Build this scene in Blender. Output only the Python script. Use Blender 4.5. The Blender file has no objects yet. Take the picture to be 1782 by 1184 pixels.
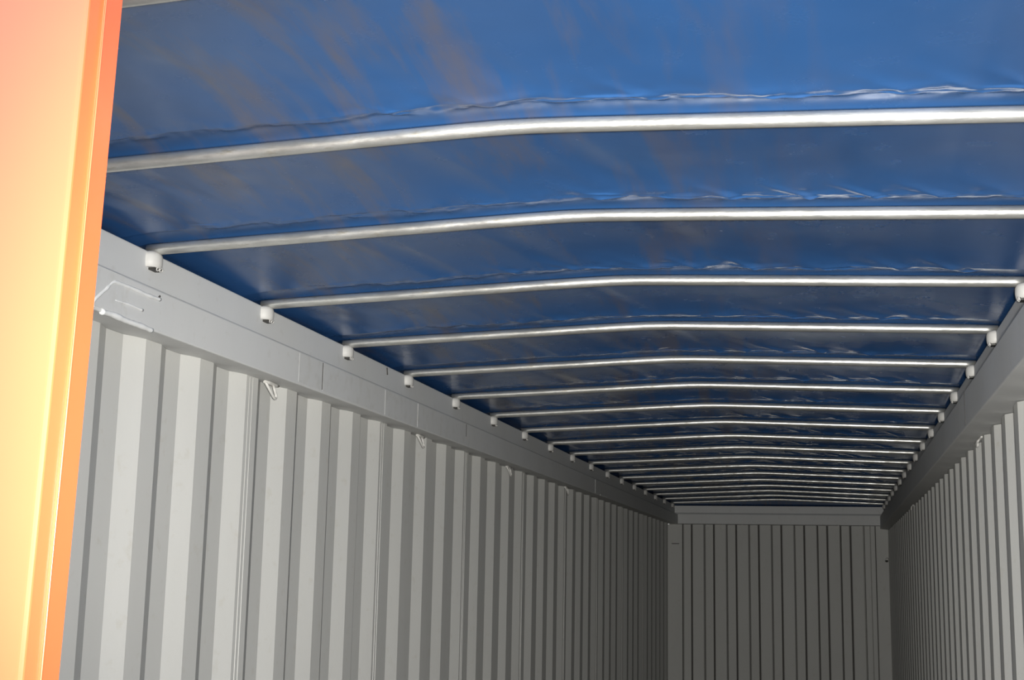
import bpy, bmesh, math, random
import numpy as np
from mathutils import Matrix, Vector, noise

random.seed(4)
C = bpy.context.scene.collection
SC = bpy.context.scene

# ------------------------------------------------------------------ camera
ZC = 1.6                                   # lens height above the container floor
right = Vector((0.97236929, 0.23263542, 0.01946084))
up = Vector((0.0219957, -0.17429048, 0.98444859))
fwd = Vector((-0.23240945, 0.95681952, 0.17459169))
cam_data = bpy.data.cameras.new('camera')
cam = bpy.data.objects.new('camera', cam_data)
C.objects.link(cam)
M = Matrix.Identity(4)
for i in range(3):
    M[i][0], M[i][1], M[i][2] = right[i], up[i], -fwd[i]
M[0][3], M[1][3], M[2][3] = 0.0, 0.0, ZC
cam.matrix_world = M
cam_data.sensor_width = 36.0
cam_data.lens = 36.0 * 2315.65 / 1782.0
cam_data.clip_start = 0.02
SC.camera = cam

# ------------------------------------------------------------------ world and lights
SC.view_settings.view_transform = 'Standard'
SC.view_settings.look = 'None'
SC.view_settings.exposure = 0.0
SC.view_settings.gamma = 1.0
SC.view_settings.use_curve_mapping = False
SC.cycles.use_denoising = True
SC.cycles.max_bounces = 12
SC.cycles.diffuse_bounces = 6
SC.cycles.glossy_bounces = 5
SC.cycles.sample_clamp_indirect = 2.2
SC.cycles.caustics_reflective = False
SC.cycles.blur_glossy = 0.6

w = bpy.data.worlds.new('daylight'); SC.world = w
w.use_nodes = True
nt = w.node_tree; nt.nodes.clear()
wo = nt.nodes.new('ShaderNodeOutputWorld'); bg = nt.nodes.new('ShaderNodeBackground')
tc = nt.nodes.new('ShaderNodeTexCoord'); sx = nt.nodes.new('ShaderNodeSeparateXYZ')
mr = nt.nodes.new('ShaderNodeMapRange'); mr.inputs[1].default_value = -1; mr.inputs[2].default_value = 1
cr = nt.nodes.new('ShaderNodeValToRGB')
e = cr.color_ramp.elements
e[0].position = 0.0; e[0].color = (0.20, 0.19, 0.17, 1)
e[1].position = 1.0; e[1].color = (0.75, 0.85, 1.0, 1)
for p, c in ((0.40, (0.26, 0.25, 0.23, 1)), (0.47, (0.80, 0.80, 0.79, 1)), (0.55, (1.0, 1.0, 1.0, 1)), (0.70, (0.75, 0.85, 1.0, 1))):
    n = e.new(p); n.color = c
nt.links.new(tc.outputs['Generated'], sx.inputs[0]); nt.links.new(sx.outputs['Z'], mr.inputs[0])
nt.links.new(mr.outputs[0], cr.inputs[0]); nt.links.new(cr.outputs[0], bg.inputs[0])
nt.links.new(bg.outputs[0], wo.inputs[0])
bg.inputs[1].default_value = 3.4

# the photographer's flash, just above the lens
fl = bpy.data.lights.new('camera_flash', 'SPOT')
fl.energy = 960.0
fl.color = (1.0, 0.98, 0.935)
fl.shadow_soft_size = 0.03
fl.spot_size = math.radians(69); fl.spot_blend = 1.0
flash = bpy.data.objects.new('camera_flash', fl); C.objects.link(flash)
flash.location = (0.06, 0.0, ZC + 0.025)
flash.rotation_euler = Vector((-0.155, 0.985, 0.085)).to_track_quat('-Z', 'Y').to_euler()

# light portal that fills the door opening (guides sampling only, it gives no light)
pl = bpy.data.lights.new('doorway_portal', 'AREA')
pl.shape = 'RECTANGLE'; pl.size = 1.15; pl.size_y = 2.45
pl.cycles.is_portal = True
po = bpy.data.objects.new('doorway_portal', pl); C.objects.link(po)
po.location = (-0.03, 0.96, 1.22)
po.rotation_euler = Vector((0, 1, 0)).to_track_quat('-Z', 'Z').to_euler()

# ------------------------------------------------------------------ materials
def new_mat(name):
    m = bpy.data.materials.new(name); m.use_nodes = True
    t = m.node_tree; b = t.nodes['Principled BSDF']
    return m, t, b

def ramp(t, fac, stops):
    r = t.nodes.new('ShaderNodeValToRGB')
    el = r.color_ramp.elements
    el[0].position, el[0].color = stops[0][0], (*stops[0][1], 1)
    el[1].position, el[1].color = stops[-1][0], (*stops[-1][1], 1)
    for p, c in stops[1:-1]:
        q = el.new(p); q.color = (*c, 1)
    t.links.new(fac, r.inputs[0])
    return r.outputs[0]

def noise_tex(t, scale, detail=4, rough=0.55, mapping=(1, 1, 1), dist=0.0, rot=(0, 0, 0)):
    tcn = t.nodes.new('ShaderNodeTexCoord'); mp = t.nodes.new('ShaderNodeMapping')
    mp.inputs['Scale'].default_value = mapping; mp.inputs['Rotation'].default_value = rot
    n = t.nodes.new('ShaderNodeTexNoise')
    n.inputs['Scale'].default_value = scale; n.inputs['Detail'].default_value = detail
    n.inputs['Roughness'].default_value = rough; n.inputs['Distortion'].default_value = dist
    t.links.new(tcn.outputs['Object'], mp.inputs[0]); t.links.new(mp.outputs[0], n.inputs['Vector'])
    return n.outputs['Fac']

def mixc(t, fac, a, b):
    m = t.nodes.new('ShaderNodeMix'); m.data_type = 'RGBA'
    for s, v in ((0, fac), (6, a), (7, b)):
        if hasattr(v, 'is_linked') or hasattr(v, 'links'):
            t.links.new(v, m.inputs[s])
        else:
            m.inputs[s].default_value = v if s == 0 else (*v, 1)
    return m.outputs[2]

def bump(t, b, fac, strength, dist):
    n = t.nodes.new('ShaderNodeBump'); n.inputs['Strength'].default_value = strength
    n.inputs['Distance'].default_value = dist
    t.links.new(fac, n.inputs['Height']); t.links.new(n.outputs[0], b.inputs['Normal'])

def paint_mat(name, base, dirt, rough=0.55, dirt_lo=0.60, dirt_hi=0.80):
    m, t, b = new_mat(name)
    f1 = noise_tex(t, 3.0, 6, 0.65, (1, 1, 0.35))
    f2 = noise_tex(t, 22.0, 4, 0.6)
    c = ramp(t, f1, [(0.25, tuple(x * 0.95 for x in base)), (0.55, base), (0.8, tuple(min(1, x * 1.03) for x in base))])
    d = ramp(t, f2, [(dirt_lo, (0, 0, 0)), (dirt_hi, (0.55, 0.55, 0.55))])
    col = mixc(t, d, c, dirt)
    t.links.new(col, b.inputs['Base Color'])
    b.inputs['Roughness'].default_value = rough
    b.inputs['Specular IOR Level'].default_value = 0.35
    bump(t, b, noise_tex(t, 90.0, 3), 0.10, 0.002)
    return m

M_WALL = paint_mat('wall_paint', (0.56, 0.56, 0.535), (0.47, 0.45, 0.39), 0.6)
M_RAIL = paint_mat('rail_paint', (0.62, 0.625, 0.615), (0.48, 0.46, 0.42), 0.55)
M_PLATE = paint_mat('plate_paint', (0.605, 0.61, 0.60), (0.47, 0.46, 0.42), 0.55, 0.5, 0.8)
M_BRACKET = paint_mat('bracket_paint', (0.57, 0.56, 0.53), (0.40, 0.37, 0.30), 0.5, 0.62, 0.9)
M_BEAD = paint_mat('bead_paint', (0.78, 0.79, 0.78), (0.6, 0.58, 0.55), 0.45)

def simple(name, col, rough, metal=0.0):
    m, t, b = new_mat(name)
    f = noise_tex(t, 40, 4)
    t.links.new(ramp(t, f, [(0.3, tuple(x * 0.8 for x in col)), (0.7, col)]), b.inputs['Base Color'])
    b.inputs['Roughness'].default_value = rough; b.inputs['Metallic'].default_value = metal
    return m

M_DARK = simple('dark_steel_and_shade', (0.045, 0.043, 0.038), 0.5, 0.3)
M_SEAM = simple('dark_seam', (0.06, 0.055, 0.05), 0.7)
M_GROUND = simple('asphalt', (0.22, 0.21, 0.2), 0.9)

def bow_mat():
    m, t, b = new_mat('galvanised_tube')
    f = noise_tex(t, 9.0, 6, 0.7, (0.35, 1, 1))
    f2 = noise_tex(t, 60.0, 5, 0.7, (0.25, 1, 1))
    c1 = ramp(t, f, [(0.32, (0.42, 0.41, 0.37)), (0.52, (0.60, 0.60, 0.57)), (0.68, (0.76, 0.76, 0.73))])
    d = ramp(t, f2, [(0.58, (0, 0, 0)), (0.74, (0.8, 0.8, 0.8))])
    t.links.new(mixc(t, d, c1, (0.33, 0.29, 0.21)), b.inputs['Base Color'])
    b.inputs['Metallic'].default_value = 0.8
    t.links.new(ramp(t, f2, [(0.35, (0.30,) * 3), (0.75, (0.48,) * 3)]), b.inputs['Roughness'])
    bump(t, b, f2, 0.5, 0.002)
    return m
M_BOW = bow_mat()

def tarp_mat():
    m, t, b = new_mat('blue_pvc')
    f = noise_tex(t, 1.6, 6, 0.6, (1, 1, 1), 0.4)
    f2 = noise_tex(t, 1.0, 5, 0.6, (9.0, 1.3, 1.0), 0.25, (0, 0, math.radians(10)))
    c = ramp(t, f, [(0.3, (0.023, 0.074, 0.197)), (0.6, (0.027, 0.089, 0.237)), (0.8, (0.031, 0.099, 0.252))])
    d = ramp(t, f2, [(0.50, (0, 0, 0)), (0.66, (0.62,) * 3)])  # mask for the painted sheen streaks along the wrinkles
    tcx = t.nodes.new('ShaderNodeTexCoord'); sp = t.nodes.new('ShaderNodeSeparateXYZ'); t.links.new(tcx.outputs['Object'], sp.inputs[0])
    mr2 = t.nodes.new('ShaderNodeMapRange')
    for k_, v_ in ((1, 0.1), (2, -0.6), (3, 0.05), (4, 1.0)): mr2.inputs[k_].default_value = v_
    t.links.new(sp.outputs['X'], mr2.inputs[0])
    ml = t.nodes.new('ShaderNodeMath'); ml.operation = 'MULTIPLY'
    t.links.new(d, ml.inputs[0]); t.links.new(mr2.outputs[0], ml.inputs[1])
    t.links.new(mixc(t, ml.outputs[0], c, (0.105, 0.095, 0.105)), b.inputs['Base Color'])  # grey-brown reflections on the cloth put into the base colour, stronger to the left
    t.links.new(ramp(t, noise_tex(t, 12, 4), [(0.3, (0.19,) * 3), (0.7, (0.29,) * 3)]), b.inputs['Roughness'])
    b.inputs['Specular IOR Level'].default_value = 0.55
    return m
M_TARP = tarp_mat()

def orange_mat():
    m, t, b = new_mat('orange_paint')
    f = noise_tex(t, 2.0, 5)
    t.links.new(ramp(t, f, [(0.3, (0.62, 0.113, 0.036)), (0.7, (0.68, 0.128, 0.042))]), b.inputs['Base Color'])
    b.inputs['Roughness'].default_value = 0.25
    b.inputs['Specular IOR Level'].default_value = 0.7
    bump(t, b, noise_tex(t, 35.0, 3), 0.05, 0.002)
    return m
M_ORANGE = orange_mat()

def floor_mat():
    m, t, b = new_mat('plywood_floor')
    f = noise_tex(t, 3.0, 6, 0.6, (4, 0.4, 1))
    t.links.new(ramp(t, f, [(0.3, (0.055, 0.04, 0.03)), (0.7, (0.10, 0.075, 0.055))]), b.inputs['Base Color'])
    b.inputs['Roughness'].default_value = 0.75
    return m
M_FLOOR = floor_mat()

# ------------------------------------------------------------------ mesh helpers
class MB:
    def __init__(self): self.v, self.f, self.smooth = [], [], []
    def add(self, verts, faces, smooth=False):
        o = len(self.v); self.v += [tuple(p) for p in verts]
        self.f += [tuple(i + o for i in f) for f in faces]
        self.smooth += [smooth] * len(faces)
        return self
    def box(self, x0, x1, y0, y1, z0, z1):
        v = [(x, y, z) for x in (x0, x1) for y in (y0, y1) for z in (z0, z1)]
        return self.add(v, [(0, 1, 3, 2), (4, 6, 7, 5), (0, 4, 5, 1), (2, 3, 7, 6), (0, 2, 6, 4), (1, 5, 7, 3)])
    def prism(self, poly, place, a, b):
        """closed 2-D polygon swept from a to b; place(u, v, s) -> xyz"""
        n = len(poly)
        v = [place(u, w_, a) for u, w_ in poly] + [place(u, w_, b) for u, w_ in poly]
        fs = [(i, (i + 1) % n, n + (i + 1) % n, n + i) for i in range(n)]
        fs += [tuple(range(n - 1, -1, -1)), tuple(range(n, 2 * n))]
        return self.add(v, fs)
    def tube(self, pts, r, n=10, closed=False, caps=True):
        pts = [Vector(p) for p in pts]; m = len(pts)
        rad = r if isinstance(r, (list, tuple)) else [r] * m
        v = []; ref = None
        for i, p in enumerate(pts):
            a = pts[(i - 1) % m] if (closed or i > 0) else p
            c = pts[(i + 1) % m] if (closed or i < m - 1) else p
            tdir = (c - a).normalized()
            if ref is None:
                ref = Vector((0, 0, 1)) if abs(tdir.z) < 0.9 else Vector((1, 0, 0))
            s = tdir.cross(ref).normalized(); ref2 = s.cross(tdir).normalized(); ref = ref2
            for k in range(n):
                q = 2 * math.pi * k / n
                v.append(p + (s * math.cos(q) + ref2 * math.sin(q)) * rad[i])
        fs = []
        for i in range(m if closed else m - 1):
            j = (i + 1) % m
            for k in range(n):
                l = (k + 1) % n
                fs.append((i * n + k, i * n + l, j * n + l, j * n + k))
        self.add(v, fs, True)
        if caps and not closed:
            o = len(self.v) - m * n
            self.f.append(tuple(o + k for k in range(n - 1, -1, -1))); self.smooth.append(False)
            self.f.append(tuple(o + (m - 1) * n + k for k in range(n))); self.smooth.append(False)
        return self
    def build(self, name, mat, parent=None, loc=None):
        me = bpy.data.meshes.new(name); me.from_pydata(self.v, [], self.f); me.update()
        bm = bmesh.new(); bm.from_mesh(me)
        bmesh.ops.recalc_face_normals(bm, faces=bm.faces); bm.to_mesh(me); bm.free()
        me.polygons.foreach_set('use_smooth', self.smooth)
        me.materials.append(mat)
        o = bpy.data.objects.new(name, me); C.objects.link(o)
        if parent: o.parent = parent
        if loc: o.location = loc
        return o

def bevel(o, wdt, seg=2, ang=30):
    md = o.modifiers.new('bevel', 'BEVEL'); md.width = wdt; md.segments = seg
    md.limit_method = 'ANGLE'; md.angle_limit = math.radians(ang)
    md.harden_normals = False
    return o

def struct(o, label, cat):
    o['kind'] = 'structure'; o['label'] = label; o['category'] = cat
    return o

def tag(o, label, cat, group=None):
    o['label'] = label; o['category'] = cat
    if group: o['group'] = group
    return o

def thing(name, loc, label, cat, group=None):
    o = bpy.data.objects.new(name, None); C.objects.link(o)
    o.location = loc; o.empty_display_size = 0.05
    return tag(o, label, cat, group)

# ------------------------------------------------------------------ dimensions (metres)
XL, XR = -1.644, 0.500            # inner faces of the upper rails
XC = 0.5 * (XL + XR)
Y0, D = 2.2469, 0.69              # bow 0 and the spacing of the bows
YDOOR, YEND = 0.95, 14.18
BOW_Y = [1.622, 2.306] + [Y0 + D * i for i in range(1, 18)]   # the first two stand a little closer
RT = 0.0140                       # bow tube radius

# ------------------------------------------------------------------ setting
# floor and the ground outside
struct(MB().box(-1.80, 0.66, YDOOR - 0.02, 14.30, -0.03, 0.0).build('floor', M_FLOOR), 'brown plywood floor of the container', 'floor')
struct(MB().box(-14, 14, -22, 16, -0.32, -0.22).build('ground', M_GROUND), 'grey ground outside the container', 'ground')

# corrugated side walls
def corrugated(y_in0, pitch, flat, slope, ya, yb):
    """(y, 0=inner 1=outer) points; y_in0 is where an inner flat ends"""
    pts = []
    k0 = int(math.floor((ya - y_in0) / pitch)) - 1
    for k in range(k0, k0 + int((yb - ya) / pitch) + 4):
        b = y_in0 + k * pitch
        pts += [(b - flat, 0.0), (b, 0.0), (b + slope, 1.0), (b + pitch - flat - slope, 1.0)]
    return [p for p in pts if ya < p[0] < yb]

def side_wall(name, xi, xo, xback, z1i, pts, ya, yb, label, seams):
    P = [(ya, pts[0][1])] + pts + [(yb, pts[-1][1])]
    poly = [(xi + (xo - xi) * d, y) for y, d in P] + [(xback, yb), (xback, ya)]
    mb = MB(); n = len(poly)
    # strip faces with slightly rounded creases come from the bevel modifier
    front = len(P)
    v = [(x, y, 0.0) for x, y in poly] + [(x, y, z1i) for x, y in poly]
    fs = [(i, i + 1, n + i + 1, n + i) for i in range(n - 1)] + [(n - 1, 0, n, 2 * n - 1)]
    # caps as quads between the corrugated face and the back
    vb = [(xback, y, z) for z in (0.0, z1i) for y, _ in P]
    v += vb; o = 2 * n
    for i in range(front - 1):
        fs.append((i, i + 1, o + i + 1, o + i))
        fs.append((n + i, n + i + 1, o + front + i + 1, o + front + i))
    mb.add(v, fs)
    s = 1 if xi < XC else -1
    for y in seams:                               # weld beads where two sheets meet
        mb.tube([(xi + s * 0.0005, y, 0.02), (xi + s * 0.0005, y, z1i - 0.005)], 0.0016, 6)
        mb.tube([(xi + s * 0.0005, y - 0.022, 0.02), (xi + s * 0.0005, y - 0.022, z1i - 0.005)], 0.0016, 6)
    ob = mb.build(name, M_WALL)
    return struct(ob, label, 'wall')

ZTL, ZTR = ZC + 0.576, ZC + 0.531
side_wall('wall_left', -1.6915, -1.7165, -1.80, ZTL,
          corrugated(3.104, 0.303, 0.0815, 0.070, YDOOR + 0.02, YEND + 0.05), YDOOR + 0.02, YEND + 0.05,
          'long off-white corrugated steel wall on the left', [3.108 - 0.042 + 0.303 * k for k in (2, 6, 10, 14, 18, 22, 26, 30)])
side_wall('wall_right', 0.530, 0.562, 0.66, ZTR,
          corrugated(4.195, 0.303, 0.0835, 0.068, YDOOR + 0.02, YEND + 0.05), YDOOR + 0.02, YEND + 0.05,
          'long off-white corrugated steel wall on the right', [])

# end wall: narrow steep ribs
ex = [(-1.80, 0.0), (-1.561, 0.0), (-1.543, 1.0)]
xk = -1.449
while xk < 0.30:
    if xk > -1.46 and xk + 0.123 < 0.31:
        ex += [(xk - 0.026, 1.0), (xk, 0.0), (xk + 0.110, 0.0), (xk + 0.132, 1.0)]
    xk += 0.2315
ex += [(0.279, 1.0), (0.291, 0.0), (0.350, 0.0), (0.362, 0.4), (0.400, 0.4), (0.412, 0.0), (0.66, 0.0)]
ZE = ZC + 0.572
YI, YO, YB = 14.195, 14.235, 14.30
n = len(ex)
v = [(x, YI + (YO - YI) * d, z) for z in (0.0, ZE) for x, d in ex] + [(x, YB, z) for z in (0.0, ZE) for x, d in ex]
fs = []
for i in range(n - 1):
    fs += [(i, i + 1, n + i + 1, n + i), (2 * n + i, 2 * n + i + 1, 3 * n + i + 1, 3 * n + i),
           (i, i + 1, 2 * n + i + 1, 2 * n + i), (n + i, n + i + 1, 3 * n + i + 1, 3 * n + i)]
fs += [(0, n, 3 * n, 2 * n), (n - 1, 2 * n - 1, 4 * n - 1, 3 * n - 1)]
struct(MB().add(v, fs).build('wall_back', M_WALL), 'grey ribbed steel end wall at the far end', 'wall')

# top side rails: upper face, a small ledge, the lower face that stands proud, the underside
def ry(u, w_, s): return (u, s, ZC + w_)
LP = [(-1.80, 0.779), (XL, 0.779), (XL, 0.690), (XL + 0.045, 0.673), (XL + 0.045, 0.569), (-1.72, 0.577), (-1.80, 0.577)]
RP = [(0.66, 0.777), (XR, 0.777), (XR, 0.690), (XR - 0.045, 0.669), (XR - 0.045, 0.543), (0.562, 0.532), (0.66, 0.532)]
rail_l = bevel(MB().prism(LP, ry, YDOOR, 14.30).build('trim_1', M_RAIL), 0.004)
struct(rail_l, 'white steel top rail along the left wall', 'rail')
rail_r = bevel(MB().prism(RP, ry, YDOOR, 14.30).build('trim_2', M_RAIL), 0.004)
struct(rail_r, 'grey steel top rail along the right wall', 'rail')
EP = [(14.30, 0.766), (14.165, 0.766), (14.165, 0.692), (14.145, 0.676), (14.145, 0.574), (14.30, 0.574)]
rail_e = bevel(MB().prism(EP, lambda u, w_, s: (s, u, ZC + w_), XL + 0.005, XR - 0.005).build('trim_3', M_RAIL), 0.004)
struct(rail_e, 'grey steel header across the far end wall', 'rail')

# thin repair plates and weld beads on the left rail
xf = XL + 0.045
def plate(y0, y1, z0, z1, par, x, t, name='repair_plate', mat=M_PLATE):
    o = bevel(MB().box(min(x, x + t), max(x, x + t), y0, y1, ZC + z0, ZC + z1).build(name, mat, par), 0.0008, 1)
    return o
plate(3.80, 3.99, 0.577, 0.668, rail_l, xf, 0.0007)
plate(4.00, 4.60, 0.577, 0.668, rail_l, xf, 0.0009)
plate(4.62, 5.00, 0.574, 0.668, rail_l, xf, 0.0010)
plate(5.02, 5.72, 0.574, 0.668, rail_l, xf, 0.0013)
plate(9.1, 9.6, 0.575, 0.668, rail_l, xf, 0.002)
plate(2.30, 2.735, 0.577, 0.671, rail_l, xf, 0.0022)
MB().box(XR - 0.0462, XR - 0.045, 4.878, 4.884, ZC + 0.548, ZC + 0.668).build('dark_seam', M_SEAM, rail_r)
# thin dark cracks
for y, z0, z1 in ((3.996, 0.580, 0.668), (5.745, 0.612, 0.668)):
    MB().box(xf, xf + 0.0012, y - 0.0022, y + 0.0022, ZC + z0, ZC + z1).build('dark_seam', M_SEAM, rail_l)
MB().tube([(XL + 0.001, 4.755, ZC + 0.771), (XL + 0.001, 4.760, ZC + 0.757), (XL + 0.001, 4.763, ZC + 0.745)], 0.0028, 6).build('scratch', M_SEAM, rail_l)
def bead(pts, r, par=rail_l, x=xf):
    # pts (y, z) smoothed with a Catmull-Rom pass
    P = [Vector((x, a, ZC + b)) for a, b in pts]; out = []
    for i in range(len(P) - 1):
        p0, p1, p2, p3 = P[max(0, i - 1)], P[i], P[i + 1], P[min(len(P) - 1, i + 2)]
        for s in range(6):
            t = s / 6
            out.append(0.5 * ((2 * p1) + (p2 - p0) * t + (2 * p0 - 5 * p1 + 4 * p2 - p3) * t * t + (3 * p1 - p0 - 3 * p2 + p3) * t ** 3))
    out.append(P[-1])
    rr = [r * (0.85 + 0.35 * noise.noise(q * 60)) for q in out]
    MB().tube(out, rr, 8).build('weld_bead', M_BEAD, par)
k = (XL + 0.045) / XL
bead([(2.61, 0.572), (2.615, 0.590), (2.66, 0.625), (2.685, 0.645), (2.71, 0.650), (2.79, 0.651), (2.85, 0.650), (2.91, 0.652)], 0.0056)
bead([(2.70, 0.607), (2.76, 0.610), (2.83, 0.609)], 0.0040)
bead([(2.65, 0.570), (2.70, 0.5725), (2.76, 0.570), (2.83, 0.5705), (2.88, 0.569)], 0.0080)
bead([(9.3, 0.575), (9.35, 0.573), (9.6, 0.575)], 0.004)
MB().tube([(xf, 2.908, ZC + 0.660), (xf, 2.902, ZC + 0.655)], 0.003, 6).build('rust_spot', M_SEAM, rail_l)
# dark sealant run down the joints of the end wall ribs
kk = 0
xk = -1.449
while xk < 0.30:
    for xa, wd in ((xk - 0.013, 0.0062), (xk + 0.123, 0.0045 if xk > -0.5 else 0.0018)):
        if xa < 0.285:
            MB().box(xa - wd, xa + wd, YI + 0.006, YI + 0.030, 0.01, ZE - 0.002).build('seam_line', M_SEAM, bpy.data.objects['wall_back'])
    xk += 0.2315
for xa in (-1.556, 0.296, 0.404):
    MB().box(xa - 0.003, xa + 0.003, YI - 0.001, YI + 0.02, 0.01, ZE - 0.002).build('seam_line', M_SEAM, bpy.data.objects['wall_back'])
MB().box(XL + 0.05, XR - 0.05, 14.1445, 14.147, ZC + 0.5725, ZC + 0.5755).build('seam_line', M_SEAM, rail_e)
# small marks and a peg in the far corners
plate_end = MB().box(-1.672, -1.592, YI - 0.002, YI, ZC + 0.365, ZC + 0.372).build('corner_seam', M_SEAM, bpy.data.objects['wall_back'])
peg = MB().tube([(0.515, YI, ZC + 0.240), (0.512, YI - 0.05, ZC + 0.236)], [0.016, 0.013], 10).build('corner_peg', M_BRACKET, bpy.data.objects['wall_back'])
MB().tube([(0.505, YI - 0.02, ZC + 0.222), (0.513, YI - 0.055, ZC + 0.220)], [0.013, 0.011], 8).build('peg_hook', M_DARK, bpy.data.objects['wall_back'])

# door end: corner posts and the closed left leaf (its free edge shows at the left of the photo)
struct(bevel(MB().box(-1.80, -1.62, 0.86, YDOOR, -0.22, ZC + 0.845).build('trim_4', M_ORANGE), 0.01), 'orange corner post behind the left door leaf', 'post')
struct(bevel(MB().box(0.52, 0.66, 0.86, YDOOR, -0.22, ZC + 0.845).build('trim_5', M_ORANGE), 0.01), 'orange corner post right of the doorway', 'post')

struct(bevel(MB().box(-1.80, 0.66, 0.86, 1.105, ZC + 0.845, ZC + 0.93).build('trim_6', M_ORANGE), 0.01), 'orange header beam above the doorway', 'header')

SAG = 0.020
def leaf(u, w_, s):                                # u = x, w_ = y, s = z ; the leaf leans a little
    return (u + SAG * (s - ZC), w_, s)
XF = -0.6080
panel = [(-1.60, 0.936), (XF - 0.0055, 0.936), (XF - 0.0036, 0.9362), (XF - 0.0019, 0.9369), (XF - 0.0007, 0.9381), (XF - 0.0001, 0.9394), (XF, 0.941),
         (XF + 0.0010, 0.9555), (XF - 0.02, 0.958), (-1.60, 0.958)]
door = MB().prism(panel, leaf, -0.05, ZC + 0.80).build('door_1', M_ORANGE)
struct(door, 'closed orange steel door leaf at the left of the doorway', 'door')
edge = [(XF - 0.03, 0.9585), (XF + 0.0025, 0.9555), (XF + 0.0036, 0.957), (XF + 0.0032, 0.9595), (XF + 0.0005, 0.9868), (XF - 0.004, 0.9885), (XF - 0.03, 0.9885)]
eo = MB().prism(edge, leaf, -0.05, ZC + 0.80).build('edge_channel', M_ORANGE, door)
eo['label'] = 'orange steel channel along the free edge of the leaf'
bead_pts = [(XF + 0.0036 + SAG * (z - ZC), 0.9565, z) for z in np.arange(0.6, ZC + 0.79, 0.01)]
MB().tube(bead_pts, [0.0009 * (1 + 0.6 * noise.noise(Vector((0, 0, z * 9)))) for z in np.arange(0.6, ZC + 0.79, 0.01)], 6).build('edge_weld', M_ORANGE, door)

# ------------------------------------------------------------------ roof bows
def bow_z(x):
    u = (x - XC)
    return ZC + 0.7835 + 0.041 * (1 - (np.sqrt(u * u + 0.07 ** 2) - 0.07) / 1.07)

def bow_mesh():
    xs = np.linspace(XL - 0.010, XR + 0.010, 61)
    mb = MB()
    mb.tube([(x - XC, 0.0, float(bow_z(x))) for x in xs], RT, 18)
    return mb
ordn = ['only its tip showing at the top edge', 'second from the door', 'third from the door',
        'fourth from the door', 'fifth from the door', 'sixth from the door', 'seventh from the door', 'eighth from the door',
        'ninth from the door', 'tenth from the door, midway along the roof', 'tenth from the far end', 'ninth from the far end', 'eighth from the far end',
        'seventh from the far end', 'sixth from the far end', 'fifth from the far end', 'fourth from the far end',
        'third from the far end', 'second from the far end', 'last before the far end header']
NB = 19
bow0 = None
for i in range(-1, 18):
    j = i + 1
    if bow0 is None:
        ob = bow_mesh().build('roof_bow', M_BOW); bow0 = ob
    else:
        ob = bow0.copy(); C.objects.link(ob)
    ob.location = (XC, BOW_Y[j], 0)
    txt = ordn[j] if j < 10 else ordn[j + 1]
    tag(ob, 'galvanised tube roof bow under the blue tarpaulin, ' + txt, 'roof bow', 'roof bows under the tarpaulin')

# ------------------------------------------------------------------ bow brackets
def make_bracket():
    root = bpy.data.objects.new('bow_bracket', None); C.objects.link(root)
    # half-round cup on the rail face (local: x out of the rail, z up, origin at the tube axis)
    prof = [(-0.048, 0.022), (-0.046, 0.0245), (-0.034, 0.0265), (-0.020, 0.0262), (-0.013, 0.024), (-0.008, 0.019), (-0.005, 0.012), (-0.004, 0.002)]
    n = 14; v = []; fs = []
    for z, r in prof:
        for q in range(n + 1):
            a = -math.pi / 2 + math.pi * q / n
            v.append((math.cos(a) * r * 1.0, math.sin(a) * r * 1.18, z))
    m = len(prof)
    for a in range(m - 1):
        for q in range(n):
            fs.append((a * (n + 1) + q, a * (n + 1) + q + 1, (a + 1) * (n + 1) + q + 1, (a + 1) * (n + 1) + q))
    mb = MB().add(v, fs, True)
    mb.add([v[q] for q in range(n + 1)], [tuple(range(n + 1))])
    o = len(mb.v)
    mb.add([v[a * (n + 1)] for a in range(m)] + [v[a * (n + 1) + n] for a in range(m)],
           [(a, a + 1, m + a + 1, m + a) for a in range(m - 1)])
    mb.build('socket_cup', M_BRACKET, root)
    # dark block painted as the shaded gap under the cup and a two-link locking pin
    MB().box(0.0, 0.0175, -0.014, 0.021, -0.0535, -0.0455).build('slot_shade', M_DARK, root)
    pin = MB()
    for yy in (0.000, 0.016):
        ring = [(0.019 + 0.002 * math.sin(a), yy + 0.0065 * math.cos(a), -0.0495 + 0.0045 * math.sin(a)) for a in np.linspace(0, 2 * math.pi, 12, endpoint=False)]
        pin.tube(ring, 0.0018, 6, closed=True)
    pin.build('locking_pin', M_BRACKET, root)
    return root

def place_bracket(proto, first, loc, rz, label, group):
    if first: r = proto
    else:
        r = proto.copy(); C.objects.link(r)
        for ch in list(proto.children):
            c = ch.copy(); C.objects.link(c); c.parent = r
    r.location = loc; r.rotation_euler = (0, 0, rz)
    tag(r, label, 'bracket', group)

proto = make_bracket()
o10 = ['nearest the door', 'second from the door', 'third from the door', 'fourth from the door', 'fifth from the door', 'sixth from the door',
       'seventh from the door', 'eighth from the door', 'ninth from the door']
f10 = ['last before the far end', 'second from the far end', 'third from the far end', 'fourth from the far end', 'fifth from the far end',
       'sixth from the far end', 'seventh from the far end', 'eighth from the far end']
first = True
for i in range(1, 18):
    txt = o10[i - 1] if i <= 9 else f10[17 - i]
    place_bracket(proto, first, (XL, Y0 + D * i + 0.001, float(bow_z(XL))), 0.0,
                  'white bow bracket on the left top rail, ' + txt, 'bow brackets on the left rail'); first = False
f10r = f10
for i in range(2, 18):
    txt = o10[i - 2] if i <= 9 else f10[17 - i]
    place_bracket(proto, False, (XR, Y0 + D * i - 0.006, float(bow_z(XR))), math.pi,
                  'off-white bow bracket on the right top rail, ' + txt, 'bow brackets on the right rail')

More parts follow.
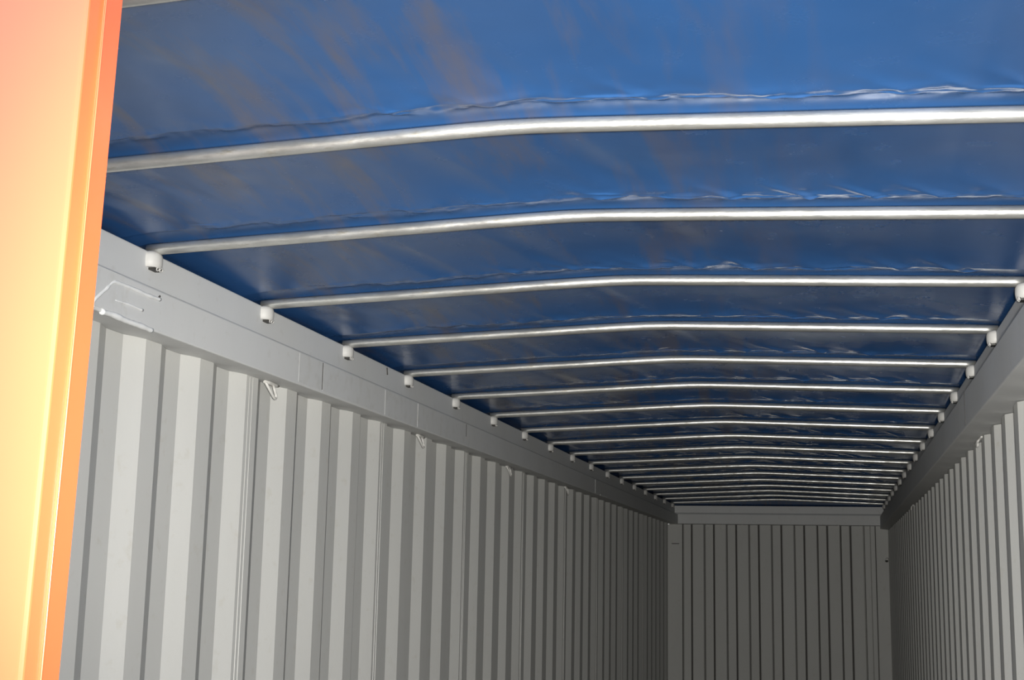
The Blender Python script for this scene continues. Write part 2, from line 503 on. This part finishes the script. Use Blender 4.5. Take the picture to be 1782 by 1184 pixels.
# ------------------------------------------------------------------ lashing rings
def make_ring():
    root = bpy.data.objects.new('lashing_ring', None); C.objects.link(root)
    P = [(0.0, -0.055, 0.0), (0.006, -0.058, -0.008), (0.012, -0.045, -0.026), (0.015, -0.020, -0.046), (0.015, 0.000, -0.056),
         (0.014, 0.012, -0.052), (0.013, 0.013, -0.040), (0.012, 0.002, -0.024), (0.006, 0.006, -0.010), (0.0, 0.020, -0.003)]
    pts = [Vector(p) for p in P]; out = []
    for i in range(len(pts) - 1):
        p0, p1, p2, p3 = pts[max(0, i - 1)], pts[i], pts[i + 1], pts[min(len(pts) - 1, i + 2)]
        for s in range(5):
            t = s / 5
            out.append(0.5 * ((2 * p1) + (p2 - p0) * t + (2 * p0 - 5 * p1 + 4 * p2 - p3) * t * t + (3 * p1 - p0 - 3 * p2 + p3) * t ** 3))
    out.append(pts[-1])
    MB().tube(out, 0.0052, 10).build('ring_loop', M_BRACKET, root)
    MB().tube([(0, -0.060, 0.0), (0, -0.02, 0.002), (0, 0.035, 0.0), (0, 0.062, 0.001)], [0.006, 0.0075, 0.007, 0.005], 10).build('mounting_bar', M_BRACKET, root)
    return root
rp = make_ring(); first = True
lab = ['nearest the door', 'second from the door', 'third from the door', 'fourth from the door, far back']
for (x, y, z, rz, t) in [(-1.672, 3.765, ZC + 0.566, 0, 'white lashing ring hanging under the left top rail, ' + lab[0]),
                         (-1.672, 5.30, ZC + 0.566, 0, 'white lashing ring hanging under the left top rail, ' + lab[1]),
                         (-1.672, 6.865, ZC + 0.566, 0, 'white lashing ring hanging under the left top rail, ' + lab[2]),
                         (-1.672, 8.45, ZC + 0.566, 0, 'white lashing ring hanging under the left top rail, ' + lab[3]),
                         (0.528, 5.13, ZC + 0.530, math.pi, 'white lashing ring at the top of the right wall, nearest the door'),
                         (0.528, 9.60, ZC + 0.530, math.pi, 'small grey lashing ring at the top of the right wall, far back')]:
    if first: r = rp; first = False
    else:
        r = rp.copy(); C.objects.link(r)
        for ch in list(rp.children):
            c = ch.copy(); C.objects.link(c); c.parent = r
    r.location = (x, y, z); r.rotation_euler = (0, 0, rz)
    r.scale = (0.8, 0.8, 0.55) if rz else (0.85, 0.85, 0.80)
    tag(r, t, 'lashing ring', 'lashing rings under the top rails')

# ------------------------------------------------------------------ tarpaulin
def tarp():
    xs = np.concatenate([np.linspace(-1.815, -1.66, 10), np.linspace(-1.64, 0.50, 300), np.linspace(0.52, 0.675, 10)])
    cell = np.concatenate([np.linspace(0.0, 0.06, 6, endpoint=False), np.linspace(0.06, 0.80, 19, endpoint=False), np.linspace(0.80, 0.85, 4, endpoint=False),
                           np.linspace(0.85, 0.935, 32, endpoint=False), np.linspace(0.935, 1.0, 10, endpoint=False)])
    ys = [YDOOR + 0.26]
    ys = list(np.linspace(1.12, BOW_Y[0], 24, endpoint=False))
    for i in range(-1, 17):
        ys += list(BOW_Y[i + 1] + (BOW_Y[i + 2] - BOW_Y[i + 1]) * cell)
    ys += [Y0 + D * 17, Y0 + D * 17 + 0.02, Y0 + D * 17 + 0.05, Y0 + D * 17 + 0.10, YEND - 0.01, YEND + 0.06, YEND + 0.13]
    ys = np.array(ys); nx, ny = len(xs), len(ys)
    X, Y = np.meshgrid(xs, ys)
    rng = np.random.RandomState(7)
    def vnoise(u, v, seed, k=7):
        r = np.random.RandomState(seed); out = np.zeros_like(u)
        for _ in range(k):
            a = r.uniform(0, 2 * np.pi); f = r.uniform(0.6, 1.7); ph = r.uniform(0, 6.28)
            out += np.sin(2 * np.pi * f * (u * np.cos(a) + v * np.sin(a)) + ph)
        return out / np.sqrt(k)
    CI = np.interp(Y, [BOW_Y[0] - 0.7] + BOW_Y + [BOW_Y[-1] + D], np.arange(-2, 19))
    T = CI % 1.0
    inb = (Y < Y0 + 17 * D).astype(float)
    Z = np.asarray(bow_z(np.clip(X, XL - 0.02, XR + 0.02))) + RT + 0.0015
    # the cloth is blown up a little between the bows
    edge = np.clip((X - XL) / 0.25, 0, 1) * np.clip((XR - X) / 0.25, 0, 1)
    edge = np.sqrt(np.clip(edge, 0, 1))
    TF = 1 - 0.080 / D                      # where the cloth comes down to its fold before the next bow
    sT = np.clip(T / TF, 0, 1)
    Z += inb * 0.024 * (1 - np.abs(2 * sT - 1) ** 2.6) * (0.35 + 0.65 * edge) * (1 + 0.2 * vnoise(X * 0.6, Y * 0.6, 3))
    Z += 0.0075 * (1 - np.exp(-np.minimum(T, 1 - T) * D / 0.016)) * edge
    mid = np.clip(np.minimum(T, 1 - T) / 0.10, 0, 1)
    # long diagonal wrinkles
    u = X - 0.16 * Y - 0.10 * T ** 3
    wr = vnoise(u * 1.6, Y * 0.25, 11) * 0.0025 + np.clip(vnoise(u * 4.5, Y * 0.5, 12), 0.2, 3) * 0.0026 * np.clip((0.35 - X) / 1.2, 0.1, 1)
    Z += inb * mid * wr
    # the sagging fold just before every bow, with short puckers rising from it
    cellid = np.floor(CI + 1e-6)
    t0 = 1 - (0.068 + 0.007 * vnoise(X * 1.3, cellid * 5.3, 21)) / D
    dd = (T - t0) * D
    am = 0.55 + 0.55 * vnoise(X * 4.0, cellid * 3.7, 22) + 0.60 * vnoise(X * 13.0, cellid * 9.1, 23)
    am = np.clip(am, 0.06, 2.0) * np.clip(0.25 + (X + 0.9) * 0.85, 0.04, 1.1)
    ends = np.clip((X - XL - 0.06) / 0.15, 0, 1) * np.clip((XR - 0.05 - X) / 0.10, 0, 1)
    Z -= inb * ends * 0.0020 * am * np.exp(-(dd / np.where(dd < 0, 0.0024, 0.005)) ** 2)
    Z += inb * ends * (0.0011 * vnoise(X * 9.0 + 2.0 * dd, Y * 16.0, 41) + 0.0007 * vnoise(X * 26.0 + 9.0 * dd, Y * 14.0, 42)) * np.exp(-(dd / 0.035) ** 2)
    dd2 = dd + 0.012 + 0.006 * vnoise(X * 3.1, cellid * 4.4, 25)
    am2 = np.clip(vnoise(X * 7.0, cellid * 6.1, 26) - 0.45, 0, 1.2)
    Z -= inb * ends * 0.0030 * am2 * np.exp(-(dd2 / np.where(dd2 < 0, 0.0026, 0.004)) ** 2)
    puck = np.abs(vnoise(X * 5.2 - dd * 7.0, cellid * 2.3, 31))
    puck = np.clip(1 - puck * 1.6, 0, 1) * np.clip(0.45 + (X + 0.9) * 0.6, 0.3, 1.0)
    Z -= inb * ends * 0.0062 * puck * np.exp(np.clip(dd, -1, 0) / 0.045) * np.exp(-(np.clip(dd, 0, 1) / 0.012) ** 2)
    Z -= np.clip((Y - Y0 - D * 17 - 0.02) / 0.16, 0, 1) * np.clip(Z - ZC - 0.772, 0, 1)
    # skirt that hangs outside the rails and behind the header
    Z = np.where(X < XL - 0.03, Z - 0.004, Z)
    co = np.stack([X, Y, Z], -1).reshape(-1, 3)
    idx = np.arange(nx * ny).reshape(ny, nx)
    faces = np.stack([idx[:-1, :-1], idx[:-1, 1:], idx[1:, 1:], idx[1:, :-1]], -1).reshape(-1, 4)
    V = [tuple(c) for c in co]; F = [tuple(f) for f in faces.tolist()]
    # skirts
    def skirt(ids, dx, dy):
        for a, b in zip(ids[:-1], ids[1:]):
            F.append((a, b, base[b], base[a]))
    def drop(ids, dx, dy, dz):
        new = {}
        for a in ids:
            p = V[a]; V.append((p[0] + dx, p[1] + dy, p[2] - dz)); new[a] = len(V) - 1
        for a, b in zip(ids[:-1], ids[1:]):
            F.append((a, b, new[b], new[a]))
    drop(idx[:, 0].tolist(), -0.004, 0, 0.16)
    drop(idx[:, -1].tolist(), 0.004, 0, 0.16)
    drop(idx[-1, :].tolist(), 0, 0.006, 0.16)
    me = bpy.data.meshes.new('tarpaulin')
    me.from_pydata(V, [], F); me.update()
    me.polygons.foreach_set('use_smooth', [True] * len(me.polygons))
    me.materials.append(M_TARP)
    o = bpy.data.objects.new('tarpaulin', me); C.objects.link(o)
    return tag(o, 'glossy blue plastic tarpaulin stretched over the roof bows', 'tarpaulin')
tarp()
